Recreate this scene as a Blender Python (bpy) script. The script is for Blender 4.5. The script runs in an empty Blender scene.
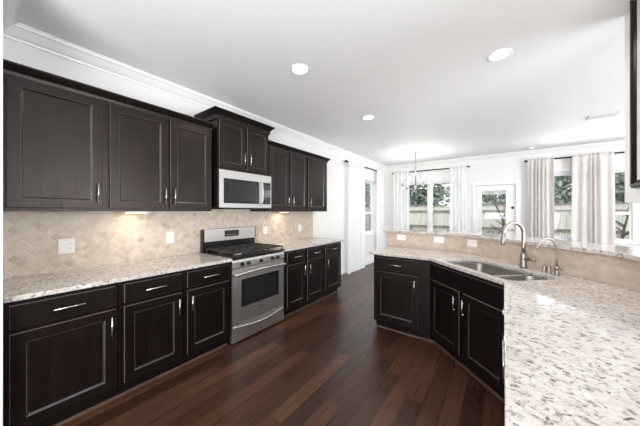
import bpy, bmesh, math, random
from mathutils import Vector, Matrix
PI = math.pi
random.seed(7)
scene = bpy.context.scene
COL = scene.collection

# ------------------------------------------------------------------ camera
F_PX, U_VP, V_HOR, CAM_H = 250.2, 503.6, 211.74, 1.395
cam_d = bpy.data.cameras.new('camera')
cam = bpy.data.objects.new('camera', cam_d)
COL.objects.link(cam)
cam.location = (0, 0, CAM_H)
yaw = math.atan((U_VP - 320) / F_PX)
cam.rotation_euler = (PI / 2, 0, yaw)
cam_d.sensor_width = 36
cam_d.lens = F_PX / 640 * 36
cam_d.shift_y = -(213 - V_HOR) / 640
cam_d.clip_start = 0.02
scene.camera = cam

# ------------------------------------------------------------------ world
world = bpy.data.worlds.new('sky')
scene.world = world
world.use_nodes = True
wn = world.node_tree
wn.nodes.clear()
wo = wn.nodes.new('ShaderNodeOutputWorld')
bg = wn.nodes.new('ShaderNodeBackground')
bg.inputs['Color'].default_value = (0.90, 0.95, 1.0, 1)
bg.inputs['Strength'].default_value = 2.5
wn.links.new(bg.outputs[0], wo.inputs[0])

# ------------------------------------------------------------------ added fill lights in place of window daylight
def area(name, loc, rot, sx, sy, power, color=(1, 1, 1), shape='RECTANGLE', spread=PI):
    l = bpy.data.lights.new(name, 'AREA')
    l.shape = shape
    l.size = sx
    if shape in ('RECTANGLE', 'ELLIPSE'):
        l.size_y = sy
    l.energy = power
    l.color = color
    l.spread = spread
    o = bpy.data.objects.new(name, l)
    o.location = loc
    o.rotation_euler = rot
    COL.objects.link(o)
    return o

# added up-tilted fills, in the living area and behind the camera
area('fill_living', (4.6, 2.6, 1.4), (0, PI / 2 + math.radians(34), 0), 1.8, 4.2, 290, (0.94, 0.97, 1.0))
area('fill_behind', (0.6, -2.3, 0.95), (PI / 2 + math.radians(50), 0, 0.25), 3.2, 1.3, 260, (0.96, 0.98, 1.0))
# added fills inside the room near the far windows, aimed upward
area('fill_far', (1.65, 6.6, 2.08), (-PI / 2 - math.radians(40), 0, 0), 2.2, 0.4, 12, (0.95, 0.98, 1.0))
area('fill_nook', (-1.65, 6.6, 2.08), (-PI / 2 - math.radians(40), 0, 0), 1.5, 0.4, 4, (0.95, 0.98, 1.0))

vs = scene.view_settings
scene.display_settings.display_device = 'sRGB'
vs.view_transform = 'Standard'
vs.look = 'None'
vs.gamma = 1
vs.use_curve_mapping = False
vs.exposure = 0.13

# ------------------------------------------------------------------ node helpers and materials
class NT:
    def __init__(s, name):
        s.m = bpy.data.materials.new(name)
        s.m.use_nodes = True
        s.t = s.m.node_tree
        s.t.nodes.clear()
        s.out = s.t.nodes.new('ShaderNodeOutputMaterial')
    def n(s, typ, props=None, **kw):
        nd = s.t.nodes.new('ShaderNode' + typ)
        for k, v in (props or {}).items():
            setattr(nd, k, v)
        for k, v in kw.items():
            s.set(nd, k, v)
        return nd
    def set(s, nd, key, v):
        if isinstance(key, str) and key[0] == 'i' and key[1:].isdigit():
            sock = nd.inputs[int(key[1:])]
        else:
            sock = nd.inputs[key.replace('_', ' ')]
        if isinstance(v, bpy.types.NodeSocket):
            s.t.links.new(v, sock)
        elif isinstance(v, bpy.types.Node):
            s.t.links.new(v.outputs[0], sock)
        else:
            if isinstance(v, (tuple, list)) and len(v) == 3 and sock.type == 'RGBA':
                v = (*v, 1)
            sock.default_value = v
    def math(s, op, a, b=0.0):
        return s.n('Math', {'operation': op}, i0=a, i1=b).outputs[0]
    def ramp(s, fac, stops, interp='LINEAR'):
        r = s.n('ValToRGB')
        r.color_ramp.interpolation = interp
        el = r.color_ramp.elements
        while len(el) > 1:
            el.remove(el[-1])
        el[0].position, el[0].color = stops[0][0], (*stops[0][1], 1)
        for p, c in stops[1:]:
            e = el.new(p)
            e.color = (*c, 1)
        s.set(r, 'Fac', fac)
        return r.outputs[0]
    def mix(s, fac, a, b, mode='MIX'):
        x = s.n('MixRGB', {'blend_type': mode})
        s.set(x, 'Fac', fac); s.set(x, 'Color1', a); s.set(x, 'Color2', b)
        return x.outputs[0]
    def bsdf(s, color, rough=0.5, metal=0.0, **kw):
        b = s.n('BsdfPrincipled')
        s.set(b, 'Base Color', color)
        s.set(b, 'Roughness', rough)
        s.set(b, 'Metallic', metal)
        for k, v in kw.items():
            s.set(b, k, v)
        s.t.links.new(b.outputs[0], s.out.inputs[0])
        return b
    def bump(s, h, strength=0.2, dist=0.01):
        return s.n('Bump', None, Strength=strength, Distance=dist, Height=h).outputs[0]

def simple(name, color, rough=0.5, metal=0.0, noise=None, **kw):
    t = NT(name)
    c = color
    if noise:
        sc, amt = noise
        tc = t.n('TexCoord').outputs['Object']
        nz = t.n('TexNoise', None, Vector=tc, Scale=sc, Detail=3.0).outputs[0]
        c = t.ramp(nz, [(0.3, tuple(x * (1 - amt) for x in color)), (0.7, tuple(min(1, x * (1 + amt)) for x in color))])
    t.bsdf(c, rough, metal, **kw)
    return t.m

def wall_paint(name, color, bump, scale):
    t = NT(name)
    tc = t.n('TexCoord').outputs['Object']
    nz = t.n('TexNoise', None, Vector=tc, Scale=scale, Detail=4.0).outputs[0]
    t.bsdf(color, 0.6, Normal=t.bump(nz, bump, 0.004))
    return t.m

M = {}
M['wall'] = wall_paint('wall_paint', (0.80, 0.785, 0.765), 0.10, 90)
M['ceiling'] = wall_paint('ceiling_paint', (0.86, 0.86, 0.86), 0.25, 60)
M['white'] = simple('white_trim_paint', (0.84, 0.83, 0.82), 0.35)
M['plate'] = simple('white_plastic', (0.80, 0.78, 0.75), 0.3)
M['vent_paint'] = simple('grey_white_vent_paint', (0.58, 0.58, 0.59), 0.45)
M['slot'] = simple('grey_plastic_recess', (0.35, 0.33, 0.31), 0.5)

def espresso(name, c1, c2, rough):
    t = NT(name)
    tc = t.n('TexCoord').outputs['Object']
    mp = t.n('Mapping', None, Vector=tc, Scale=(14, 14, 1.6))
    nz = t.n('TexNoise', None, Vector=mp, Scale=3.0, Detail=5.0, Distortion=0.6).outputs[0]
    col = t.ramp(nz, [(0.3, c1), (0.7, c2)])
    rg = t.ramp(nz, [(0.3, (rough - .04,) * 3), (0.7, (rough + .06,) * 3)])
    t.bsdf(col, rg, Normal=t.bump(nz, 0.04, 0.002), **{'Specular IOR Level': 0.32, 'Specular Tint': (1.0, 0.86, 0.82, 1)})
    return t.m
M['espresso'] = espresso('espresso_stained_wood', (0.0036, 0.0024, 0.0021), (0.0082, 0.0054, 0.0048), 0.33)
M['sheen'] = simple('painted_bevel_sheen', (0.020, 0.014, 0.013), 0.22)  # lighter, glossier bevel stain with the highlight painted into its colour
M['edge'] = simple('painted_edge_highlight', (0.16, 0.12, 0.11), 0.35)  # pale colour painting highlights onto door and drawer edges
M['shoe'] = simple('brown_shoe_moulding', (0.085, 0.045, 0.032), 0.4, noise=(9, .3))

def granite():
    t = NT('white_speckled_granite')
    g = t.n('TexCoord').outputs['Object']
    mp = t.n('Mapping', None, Vector=g, Rotation=(0, 0, 0.95), Scale=(1.05, 1.25, 1.2))
    big = t.n('TexNoise', None, Vector=g, Scale=7.0, Detail=5.0, Roughness=0.6).outputs[0]
    base = t.ramp(big, [(0.3, (0.48, 0.425, 0.385)), (0.5, (0.585, 0.54, 0.505)), (0.7, (0.63, 0.60, 0.58))])
    fine = t.n('TexNoise', None, Vector=mp, Scale=55.0, Detail=4.0, Roughness=0.65).outputs[0]
    base = t.mix(t.ramp(fine, [(0.47, (0, 0, 0)), (0.62, (0.55,) * 3)]), base, (0.41, 0.355, 0.325))
    sp = t.n('TexNoise', None, Vector=mp, Scale=30.0, Detail=5.0, Roughness=0.68, Distortion=0.3).outputs[0]
    base = t.mix(t.ramp(sp, [(0.545, (0, 0, 0)), (0.625, (0.9,) * 3)]), base, (0.20, 0.165, 0.15))
    sp2 = t.n('TexNoise', None, Vector=mp, Scale=40.0, Detail=5.0, Roughness=0.64, Distortion=0.3).outputs[0]
    base = t.mix(t.ramp(sp2, [(0.585, (0, 0, 0)), (0.64, (0.95,) * 3)]), base, (0.085, 0.070, 0.066))
    t.bsdf(base, 0.11, **{'Specular IOR Level': 0.5})
    return t.m
M['granite'] = granite()

def tile(name, size, tones, grout, gw=0.05):
    t = NT(name)
    uv = t.n('TexCoord').outputs['UV']
    mp = t.n('Mapping', None, Vector=uv, Rotation=(0, 0, PI / 4), Scale=(1 / size,) * 3)
    sx = t.n('SeparateXYZ', None, Vector=mp)
    X, Y = sx.outputs[0], sx.outputs[1]
    fx, fy = t.math('FLOOR', X), t.math('FLOOR', Y)
    rx, ry = t.math('SUBTRACT', X, fx), t.math('SUBTRACT', Y, fy)
    ex = t.math('MINIMUM', rx, t.math('SUBTRACT', 1.0, rx))
    ey = t.math('MINIMUM', ry, t.math('SUBTRACT', 1.0, ry))
    e = t.math('MINIMUM', ex, ey)
    cell = t.n('CombineXYZ', None, X=fx, Y=fy)
    rnd = t.n('TexWhiteNoise', {'noise_dimensions': '2D'}, Vector=cell).outputs[0]
    col = t.ramp(rnd, tones)
    nz = t.n('TexNoise', None, Vector=uv, Scale=14.0, Detail=6.0, Roughness=0.65).outputs[0]
    col = t.mix(0.5, col, t.ramp(nz, [(0.34, (0.38, 0.295, 0.225)), (0.5, (0.54, 0.45, 0.37)), (0.66, (0.66, 0.58, 0.50))]))
    gm = t.ramp(e, [(gw * .5, (1, 1, 1)), (gw, (0, 0, 0))])
    col = t.mix(gm, col, grout)
    hh = t.ramp(e, [(gw * .5, (0, 0, 0)), (gw * 2, (1, 1, 1))])
    t.bsdf(col, 0.38, Normal=t.bump(hh, 0.25, 0.003))
    return t.m
M['tile'] = tile('tumbled_travertine_tile', 0.051,
                 [(0.0, (0.38, 0.285, 0.205)), (0.12, (0.49, 0.39, 0.295)), (0.5, (0.57, 0.475, 0.385)), (1.0, (0.66, 0.575, 0.49))],
                 (0.57, 0.50, 0.43))
M['tile_bar'] = tile('large_travertine_tile', 0.30,
                     [(0.0, (0.47, 0.375, 0.305)), (1.0, (0.56, 0.465, 0.39))], (0.47, 0.385, 0.32), 0.004)

def floor_mat():
    t = NT('dark_handscraped_planks')
    tc = t.n('TexCoord').outputs['Object']
    s = t.n('SeparateXYZ', None, Vector=tc)
    W, L = 0.118, 0.95
    px = t.math('DIVIDE', s.outputs[0], W)
    row = t.math('FLOOR', px)
    rr = t.n('TexWhiteNoise', {'noise_dimensions': '1D'}, W=row).outputs[0]
    py = t.math('ADD', t.math('DIVIDE', s.outputs[1], L), t.math('MULTIPLY', rr, 7.3))
    colm = t.math('FLOOR', py)
    cell = t.n('CombineXYZ', None, X=row, Y=colm)
    rnd = t.n('TexWhiteNoise', {'noise_dimensions': '2D'}, Vector=cell).outputs[0]
    fx = t.math('FRACT', px)
    fy = t.math('FRACT', py)
    ex = t.math('MULTIPLY', t.math('MINIMUM', fx, t.math('SUBTRACT', 1.0, fx)), W)
    ey = t.math('MULTIPLY', t.math('MINIMUM', fy, t.math('SUBTRACT', 1.0, fy)), L)
    e = t.math('MINIMUM', ex, ey)
    off = t.n('CombineXYZ', None, X=t.math('MULTIPLY', rnd, 31.0), Y=t.math('MULTIPLY', rnd, 17.0), Z=0.0)
    v = t.n('VectorMath', {'operation': 'ADD'}, i0=tc, i1=off)
    mp = t.n('Mapping', None, Vector=v.outputs[0], Scale=(22, 1.0, 1))
    grain = t.n('TexNoise', None, Vector=mp, Scale=3.0, Detail=4.0, Roughness=0.5, Distortion=0.5).outputs[0]
    c = t.ramp(rnd, [(0.0, (0.034, 0.0150, 0.0098)), (0.5, (0.054, 0.0235, 0.0148)), (1.0, (0.088, 0.0385, 0.0240))])
    g = t.ramp(grain, [(0.3, (0.82,) * 3), (0.7, (1.12,) * 3)])
    c = t.mix(1.0, c, g, 'MULTIPLY')
    gap = t.ramp(e, [(0.0012, (1, 1, 1)), (0.003, (0, 0, 0))])
    c = t.mix(gap, c, (0.006, 0.003, 0.002))
    mp2 = t.n('Mapping', None, Vector=v.outputs[0], Scale=(7, 1.6, 1))
    scr = t.n('TexNoise', None, Vector=mp2, Scale=4.0, Detail=2.0).outputs[0]
    h = t.math('ADD', t.math('MULTIPLY', scr, 0.8), t.math('MULTIPLY', t.ramp(e, [(0.0, (0, 0, 0)), (0.005, (1, 1, 1))]), 0.6))
    rg = t.ramp(grain, [(0.3, (0.26,) * 3), (0.7, (0.33,) * 3)])
    t.bsdf(c, rg, Normal=t.bump(h, 0.28, 0.005), **{'Specular IOR Level': 0.38})
    return t.m
M['floor'] = floor_mat()

def steel(name, col, rough, axis):
    t = NT(name)
    tc = t.n('TexCoord').outputs['Object']
    mp = t.n('Mapping', None, Vector=tc, Scale=axis)
    nz = t.n('TexNoise', None, Vector=mp, Scale=6.0, Detail=3.0).outputs[0]
    rg = t.ramp(nz, [(0.3, (rough - .05,) * 3), (0.7, (rough + .08,) * 3)])
    t.bsdf(col, rg, 1.0, Normal=t.bump(nz, 0.02, 0.001))
    return t.m
M['steel'] = steel('brushed_stainless', (0.50, 0.485, 0.47), 0.42, (1, 40, 60))
M['sink_steel'] = steel('satin_sink_steel', (0.30, 0.28, 0.262), 0.34, (30, 30, 4))
M['nickel_rim'] = simple('polished_sink_rim', (0.72, 0.70, 0.68), 0.30, 1.0)
M['range_steel'] = steel('brushed_range_steel', (0.60, 0.58, 0.56), 0.44, (1, 40, 60))
M['nickel'] = simple('brushed_nickel', (0.33, 0.30, 0.275), 0.38, 1.0)
M['pull'] = simple('satin_nickel_pull', (0.66, 0.64, 0.62), 0.25, 1.0)
M['black'] = simple('black_enamel', (0.010, 0.010, 0.011), 0.22)
M['iron'] = simple('cast_iron', (0.030, 0.025, 0.023), 0.5, noise=(40, .3))
M['burner'] = simple('aluminium_burner', (0.42, 0.40, 0.38), 0.35, 1.0)
M['blackglass'] = simple('black_glass', (0.014, 0.014, 0.016), 0.06)
M['ovenglass'] = simple('smoked_oven_glass', (0.02, 0.018, 0.018), 0.10)
M['display'] = simple('dark_display', (0.03, 0.022, 0.02), 0.12)
M['bronze'] = simple('dark_bronze_rod', (0.028, 0.022, 0.020), 0.35, 0.6)
M['chrome'] = simple('polished_nickel', (0.62, 0.61, 0.60), 0.18, 1.0)

def glass():
    t = NT('window_glass')
    tr = t.n('BsdfTransparent', None, Color=(0.97, 0.98, 0.98))
    gl = t.n('BsdfGlossy', None, Color=(1, 1, 1), Roughness=0.02)
    fr = t.n('Fresnel', None, IOR=1.45)
    mx = t.n('MixShader', None, i0=t.math('MULTIPLY', fr.outputs[0], 0.35), i1=tr, i2=gl)
    t.t.links.new(mx.outputs[0], t.out.inputs[0])
    return t.m
M['glass'] = glass()

def emit(name, col, st):
    t = NT(name)
    e = t.n('Emission', None, Color=col, Strength=st)
    t.t.links.new(e.outputs[0], t.out.inputs[0])
    return t.m
M['lens'] = emit('lit_lamp_lens', (1.0, 0.98, 0.95), 6.0)
M['bulb'] = emit('lit_bulb', (1.0, 0.97, 0.92), 8.0)
M['warm_lens'] = emit('lit_warm_lens', (1.0, 0.84, 0.62), 4.0)

def cloth(name, col, transl, transp):
    t = NT(name)
    tc = t.n('TexCoord').outputs['Object']
    wv = t.n('TexNoise', None, Vector=tc, Scale=220.0, Detail=2.0).outputs[0]
    nrm = t.bump(wv, 0.1, 0.001)
    d = t.n('BsdfDiffuse', None, Color=col, Normal=nrm)
    tl = t.n('BsdfTranslucent', None, Color=col, Normal=nrm)
    m1 = t.n('MixShader', None, i0=transl, i1=d, i2=tl)
    tp = t.n('BsdfTransparent')
    m2 = t.n('MixShader', None, i0=transp, i1=m1, i2=tp)
    t.t.links.new(m2.outputs[0], t.out.inputs[0])
    return t.m
M['sheer'] = cloth('white_sheer_cloth', (0.965, 0.965, 0.97), 0.42, 0.12)
M['linen'] = cloth('beige_linen_cloth', (0.87, 0.84, 0.815), 0.36, 0.0)

M['grass'] = simple('lawn', (0.10, 0.14, 0.05), 0.9, noise=(6, .5))
def fence_mat(name, c1, c2, sx):
    t = NT(name)
    tc = t.n('TexCoord').outputs['Object']
    mp = t.n('Mapping', None, Vector=tc, Scale=sx)
    nz = t.n('TexNoise', None, Vector=mp, Scale=2.0, Detail=5.0).outputs[0]
    t.bsdf(t.ramp(nz, [(0.3, c1), (0.7, c2)]), 0.85)
    return t.m
M['fence'] = fence_mat('weathered_pale_fence', (0.62, 0.57, 0.50), (0.82, 0.78, 0.70), (6, 6, .6))
M['fence_rail'] = simple('grey_brown_rail', (0.30, 0.25, 0.205), 0.85, noise=(8, .3))
M['fence_grey'] = fence_mat('grey_side_fence', (0.25, 0.25, 0.25), (0.45, 0.45, 0.45), (6, 6, .6))
def leaf(name, a, b, c):
    t = NT(name)
    tc = t.n('TexCoord').outputs['Object']
    nz = t.n('TexNoise', None, Vector=tc, Scale=9.0, Detail=3.0).outputs[0]
    col = t.ramp(nz, [(0.32, a), (0.5, b), (0.68, c)])
    t.bsdf(col, 0.55)
    return t.m
M['leaf'] = leaf('grey_green_leaves', (0.13, 0.16, 0.12), (0.28, 0.33, 0.26), (0.50, 0.54, 0.47))
M['leaf_dark'] = leaf('blue_green_leaves', (0.05, 0.07, 0.065), (0.12, 0.155, 0.145), (0.30, 0.35, 0.34))
M['leaf_bright'] = leaf('fresh_green_leaves', (0.09, 0.17, 0.03), (0.20, 0.33, 0.08), (0.35, 0.48, 0.16))
M['bark'] = simple('grey_bark', (0.10, 0.09, 0.085), 0.9, noise=(12, .4))

# ------------------------------------------------------------------ geometry helpers
class MB:
    """collects shapes, then links them as ONE mesh object"""
    def __init__(s):
        s.bm = bmesh.new()
        s.mats = []
        s.uv = None
    def mi(s, m):
        if m is None:
            return 0
        if m not in s.mats:
            s.mats.append(m)
        return s.mats.index(m)
    def _faces(s, vs, faces, m=None, smooth=False):
        bv = [s.bm.verts.new(v) for v in vs]
        i = s.mi(m)
        out = []
        for f in faces:
            try:
                fc = s.bm.faces.new([bv[j] for j in f])
                fc.material_index = i
                fc.smooth = smooth
                out.append(fc)
            except ValueError:
                pass
        return bv, out
    def box(s, x0, x1, y0, y1, z0, z1, m=None, bev=0.0):
        if x0 > x1: x0, x1 = x1, x0
        if y0 > y1: y0, y1 = y1, y0
        if z0 > z1: z0, z1 = z1, z0
        vs = [(x, y, z) for z in (z0, z1) for y in (y0, y1) for x in (x0, x1)]
        fs = [(0, 2, 3, 1), (4, 5, 7, 6), (0, 1, 5, 4), (2, 6, 7, 3), (0, 4, 6, 2), (1, 3, 7, 5)]
        bv, out = s._faces(vs, fs, m)
        if bev > 0:
            es = list({e for f in out for e in f.edges})
            r = bmesh.ops.bevel(s.bm, geom=es, offset=bev, segments=2, affect='EDGES', profile=0.6)
            for f in r['faces']:
                f.material_index = s.mi(m)
        return s
    def prism(s, poly, z0, z1, m=None):
        n = len(poly)
        a = sum(poly[i][0] * poly[(i + 1) % n][1] - poly[(i + 1) % n][0] * poly[i][1] for i in range(n))
        if a < 0: poly = poly[::-1]
        vs = [(x, y, z0) for x, y in poly] + [(x, y, z1) for x, y in poly]
        fs = [tuple(range(n))[::-1], tuple(range(n, 2 * n))] + [(i, (i + 1) % n, n + (i + 1) % n, n + i) for i in range(n)]
        s._faces(vs, fs, m)
        return s
    def loft(s, rings, m=None, smooth=True, cap=True, closed=True):
        n = len(rings[0])
        vs = [p for r in rings for p in r]
        fs = []
        for k in range(len(rings) - 1):
            for i in range(n if closed else n - 1):
                j = (i + 1) % n
                fs.append((k * n + i, k * n + j, (k + 1) * n + j, (k + 1) * n + i))
        if cap:
            fs.append(tuple(range(n))[::-1])
            fs.append(tuple(range((len(rings) - 1) * n, len(rings) * n)))
        bv, out = s._faces(vs, fs, m, smooth)
        if cap:
            for f in out[-2:]:
                f.smooth = False
        return s
    def tube(s, pts, r, m=None, seg=10, cap=True):
        pts = [Vector(p) for p in pts]
        rs = r if isinstance(r, (list, tuple)) else [r] * len(pts)
        rings = []
        up = None
        for i, p in enumerate(pts):
            a = pts[max(i - 1, 0)]
            b = pts[min(i + 1, len(pts) - 1)]
            t = (b - a).normalized()
            if up is None:
                up = Vector((0, 0, 1)) if abs(t.z) < 0.9 else Vector((1, 0, 0))
            u = (up - t * up.dot(t)).normalized()
            w = t.cross(u)
            up = u
            rings.append([tuple(p + (u * math.cos(2 * PI * k / seg) + w * math.sin(2 * PI * k / seg)) * rs[i]) for k in range(seg)])
        return s.loft(rings, m, True, cap)
    def lathe(s, prof, c=(0, 0, 0), m=None, seg=20, axis='Z'):
        rings = []
        for r, h in prof:
            ring = []
            for k in range(seg):
                a = 2 * PI * k / seg
                p = (r * math.cos(a), r * math.sin(a), h)
                if axis == 'X': p = (p[2], p[0], p[1])
                if axis == 'Y': p = (p[1], p[2], p[0])
                ring.append((p[0] + c[0], p[1] + c[1], p[2] + c[2]))
            rings.append(ring)
        return s.loft(rings, m, True, True)
    def sweep(s, prof, path, m=None):
        """prof: (out, z) pairs, path: xy polyline; 'out' is to the left of the path"""
        rings = []
        n = len(path)
        for i in range(n):
            p = Vector(path[i]).to_2d() if len(path[i]) > 2 else Vector(path[i])
            d0 = (Vector(path[i]) - Vector(path[i - 1])).normalized() if i > 0 else None
            d1 = (Vector(path[i + 1]) - Vector(path[i])).normalized() if i < n - 1 else None
            if d0 is None: d0 = d1
            if d1 is None: d1 = d0
            n0 = Vector((-d0.y, d0.x)); n1 = Vector((-d1.y, d1.x))
            mt = (n0 + n1) / max(1e-6, 1 + n0.dot(n1))
            rings.append([(p.x + mt.x * o, p.y + mt.y * o, z) for o, z in prof])
        return s.loft(rings, m, False, True)
    def build(s, name, mat=None, parent=None, mods=None, loc=None, rot=None):
        bmesh.ops.recalc_face_normals(s.bm, faces=s.bm.faces)
        me = bpy.data.meshes.new(name)
        s.bm.to_mesh(me)
        s.bm.free()
        if s.mats:
            for m in s.mats:
                me.materials.append(M[m] if isinstance(m, str) else m)
        elif mat:
            me.materials.append(M[mat] if isinstance(mat, str) else mat)
        o = bpy.data.objects.new(name, me)
        COL.objects.link(o)
        if parent is not None:
            o.parent = parent
        if loc: o.location = loc
        if rot: o.rotation_euler = rot
        return o

def tag(o, label=None, cat=None, group=None, kind=None):
    if label: o['label'] = label
    if cat: o['category'] = cat
    if group: o['group'] = group
    if kind: o['kind'] = kind
    return o
def thing(name, label, cat, loc=(0, 0, 0), rotz=0.0, group=None):
    o = bpy.data.objects.new(name, None)
    o.empty_display_size = 0.1
    COL.objects.link(o)
    o.location = loc
    o.rotation_euler = (0, 0, rotz)
    return tag(o, label, cat, group)
def struct(o):
    o['kind'] = 'structure'
    return o
def copy_tree(o, parent=None):
    c = o.copy()
    COL.objects.link(c)
    if parent is not None: c.parent = parent
    for ch in list(o.children):
        copy_tree(ch, c)
    return c

# ------------------------------------------------------------------ room dimensions (metres, camera over x=0 y=0)
XL, YF, XR, YB, ZC = -2.908, 7.33, 5.2, -2.85, 2.76
TH = 0.14
WZ0, WZ1 = 0.80, 2.33                      # window openings
NOOK = (-2.46, -0.84)                      # far wall, left window
FARW = (0.56, 2.76)                        # far wall, right windows
SIDE = (5.32, 6.62)                        # left wall window (y)
DOOR = (-0.545, 0.225)
LIV = (0.5, 4.7)                           # unseen right wall window, added to let light in (y)
BEH = (-1.1, 2.3)                          # unseen back wall window, added to let light in (x)

struct(MB().box(XL - TH, XR + TH, YB - TH, YF + TH, -0.05, 0.0).build('floor', 'floor'))
struct(MB().box(XL - TH, XR + TH, YB - TH, YF + TH, ZC, ZC + 0.08).build('ceiling', 'ceiling'))

def wall(name, axis, a0, a1, pos0, pos1, openings):
    """axis 'x': wall runs along x between a0..a1 and y pos0..pos1"""
    mb = MB()
    def bx(s0, s1, z0, z1):
        if s1 - s0 < 1e-4 or z1 - z0 < 1e-4: return
        if axis == 'x': mb.box(s0, s1, pos0, pos1, z0, z1)
        else: mb.box(pos0, pos1, s0, s1, z0, z1)
    cur = a0
    for (o0, o1, z0, z1) in sorted(openings):
        bx(cur, o0, 0, ZC)
        bx(o0, o1, 0, z0)
        bx(o0, o1, z1, ZC)
        cur = o1
    bx(cur, a1, 0, ZC)
    return struct(mb.build(name, 'wall'))
wall('wall_left', 'y', YB, YF, XL - TH, XL, [(SIDE[0], SIDE[1], WZ0, WZ1)])
wall('wall_far', 'x', XL - TH, XR + TH, YF, YF + TH,
     [(NOOK[0], NOOK[1], WZ0, WZ1), (FARW[0], FARW[1], WZ0, WZ1), (DOOR[0], DOOR[1], 0, 2.04)])
wall('wall_right', 'y', YB, YF, XR, XR + TH, [(LIV[0], LIV[1], 0.45, 2.4)])
wall('wall_back', 'x', XL - TH, XR + TH, YB - TH, YB, [(BEH[0], BEH[1], 0.5, 2.4)])
struct(MB().box(XL, -2.19, -0.06, 0.076, 0, ZC).build('wall_near', 'wall'))
HX0, HX1, HY0, HY1, HZ = 0.68, 0.80, 1.70, 2.66, 1.457
struct(MB().box(HX0, HX1, HY0, HY1, HZ, ZC).build('wall_header', 'white'))

CROWN = [(0, -.105), (.012, -.105), (.016, -.088), (.030, -.078), (.050, -.052), (.066, -.030), (.078, -.024), (.082, -.010), (.090, -.010), (.090, 0), (0, 0)]
def crown_trim(name, path):
    struct(MB().sweep([(o, ZC + z) for o, z in CROWN], path).build(name, 'white'))
crown_trim('trim_1', [(XR, YF), (XL, YF), (XL, 0.076)])
crown_trim('trim_2', [(-2.19, 0.076), (XL + .09, 0.076)][::-1] if False else [(XL + .095, 0.0765), (-2.19, 0.0765)])
BASEP = [(0, 0), (.016, 0), (.016, .10), (.010, .125), (.004, .135), (0, .135)]
def baseboard(name, path):
    struct(MB().sweep(BASEP, path).build(name, 'white'))
baseboard('baseboard_left', [(XL, YF), (XL, 3.74)])
baseboard('baseboard_far', [(DOOR[0] - .09, YF), (XL + .016, YF)])
baseboard('baseboard_right', [(XR, YF), (DOOR[1] + .09, YF)])

# ------------------------------------------------------------------ windows
def window(name, axis, a0, a1, pos, inward, z0, z1, nsash, rail=True, sill=True):
    """pos: the room face of the wall; inward: +1 / -1 direction (along the normal) towards the room"""
    def bx(mb, s0, s1, d0, d1, za, zb, bev=0.0):
        y0, y1 = pos - inward * d0, pos - inward * d1
        if axis == 'x': mb.box(s0, s1, y0, y1, za, zb, None, bev)
        else: mb.box(y0, y1, s0, s1, za, zb, None, bev)
    root = MB()
    f = 0.035
    bx(root, a0, a0 + f, .05, .13, z0, z1); bx(root, a1 - f, a1, .05, .13, z0, z1)
    bx(root, a0 + f, a1 - f, .05, .13, z0, z0 + f); bx(root, a0 + f, a1 - f, .05, .13, z1 - f, z1)
    w = (a1 - a0) / nsash
    for k in range(1, nsash):
        bx(root, a0 + k * w - .04, a0 + k * w + .04, .045, .13, z0 + f, z1 - f)
    o = struct(root.build(name, 'white'))
    for k in range(nsash):
        l = a0 + k * w + (.04 if k else f)
        r = a0 + (k + 1) * w - (.04 if k < nsash - 1 else f)
        zb, zt = z0 + f, z1 - f
        zm = 1.365
        s = .032
        spans = [(zb, zm, .075, .10), (zm, zt, .10, .125)] if rail else [(zb, zt, .08, .11)]
        for (za, zc, d0, d1) in spans:
            mb = MB()
            bx(mb, l, l + s, d0, d1, za, zc); bx(mb, r - s, r, d0, d1, za, zc)
            bx(mb, l + s, r - s, d0, d1, za, za + s); bx(mb, l + s, r - s, d0, d1, zc - s, zc)
            sh = mb.build('sash', 'white', o)
            g = MB()
            m_ = (d0 + d1) / 2
            bx(g, l + s, r - s, m_ - .003, m_ + .003, za + s, zc - s)
            g.build('pane', 'glass', sh)
    if sill:
        mb = MB()
        bx(mb, a0 - .05, a1 + .05, -.05, .05, z0 - .02, z0 + .004, 0.005)
        mb.build('window_sill', 'white', o)
        mb = MB()
        bx(mb, a0 - .04, a1 + .04, -.015, -.0005, z0 - .09, z0 - .021)
        mb.build('apron', 'white', o)
    return o
window('window_1', 'y', SIDE[0], SIDE[1], XL, 1, WZ0, WZ1, 1)
window('window_2', 'x', NOOK[0], NOOK[1], YF, -1, WZ0, WZ1, 2, False)
window('window_3', 'x', FARW[0], FARW[1], YF, -1, WZ0, WZ1, 3)
window('added_window_4', 'y', LIV[0], LIV[1], XR, -1, 0.45, 2.4, 3, False)
window('added_window_5', 'x', BEH[0], BEH[1], YB, 1, 0.5, 2.4, 3, False)

# raised blinds at the heads of the windows
def blind(axis, a0, a1, pos, inward, label):
    def bx(mb, s0, s1, d0, d1, za, zb):
        y0, y1 = pos - inward * d0, pos - inward * d1
        if axis == 'x': mb.box(s0, s1, y0, y1, za, zb)
        else: mb.box(y0, y1, s0, s1, za, zb)
    c = (a0 + a1) / 2
    t = thing('raised_blind', label, 'blind', (c, pos, WZ1) if axis == 'x' else (pos, c, WZ1))
    inv = Matrix.Translation(-Vector(t.location))
    mb = MB(); bx(mb, a0 + .01, a1 - .01, .003, .045, WZ1 - .075, WZ1 - .002)
    mb.bm.transform(inv); mb.build('headrail', 'white', t)
    mb = MB()
    for k in range(9):
        z = WZ1 - .085 - k * .010
        bx(mb, a0 + .015, a1 - .015, .006, .043, z - .006, z)
    bx(mb, a0 + .03, a1 - .03, .02, .03, WZ1 - .17, WZ1 - .076)
    mb.bm.transform(inv); mb.build('slat_stack', 'white', t)
blind('y', SIDE[0], SIDE[1], XL, 1, 'white raised blind at the head of the side wall window')
blind('x', NOOK[0], NOOK[1], YF, -1, 'white raised blind at the head of the double window behind the chandelier')
blind('x', FARW[0], FARW[1], YF, -1, 'white raised blind at the head of the windows with beige curtains')

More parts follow.
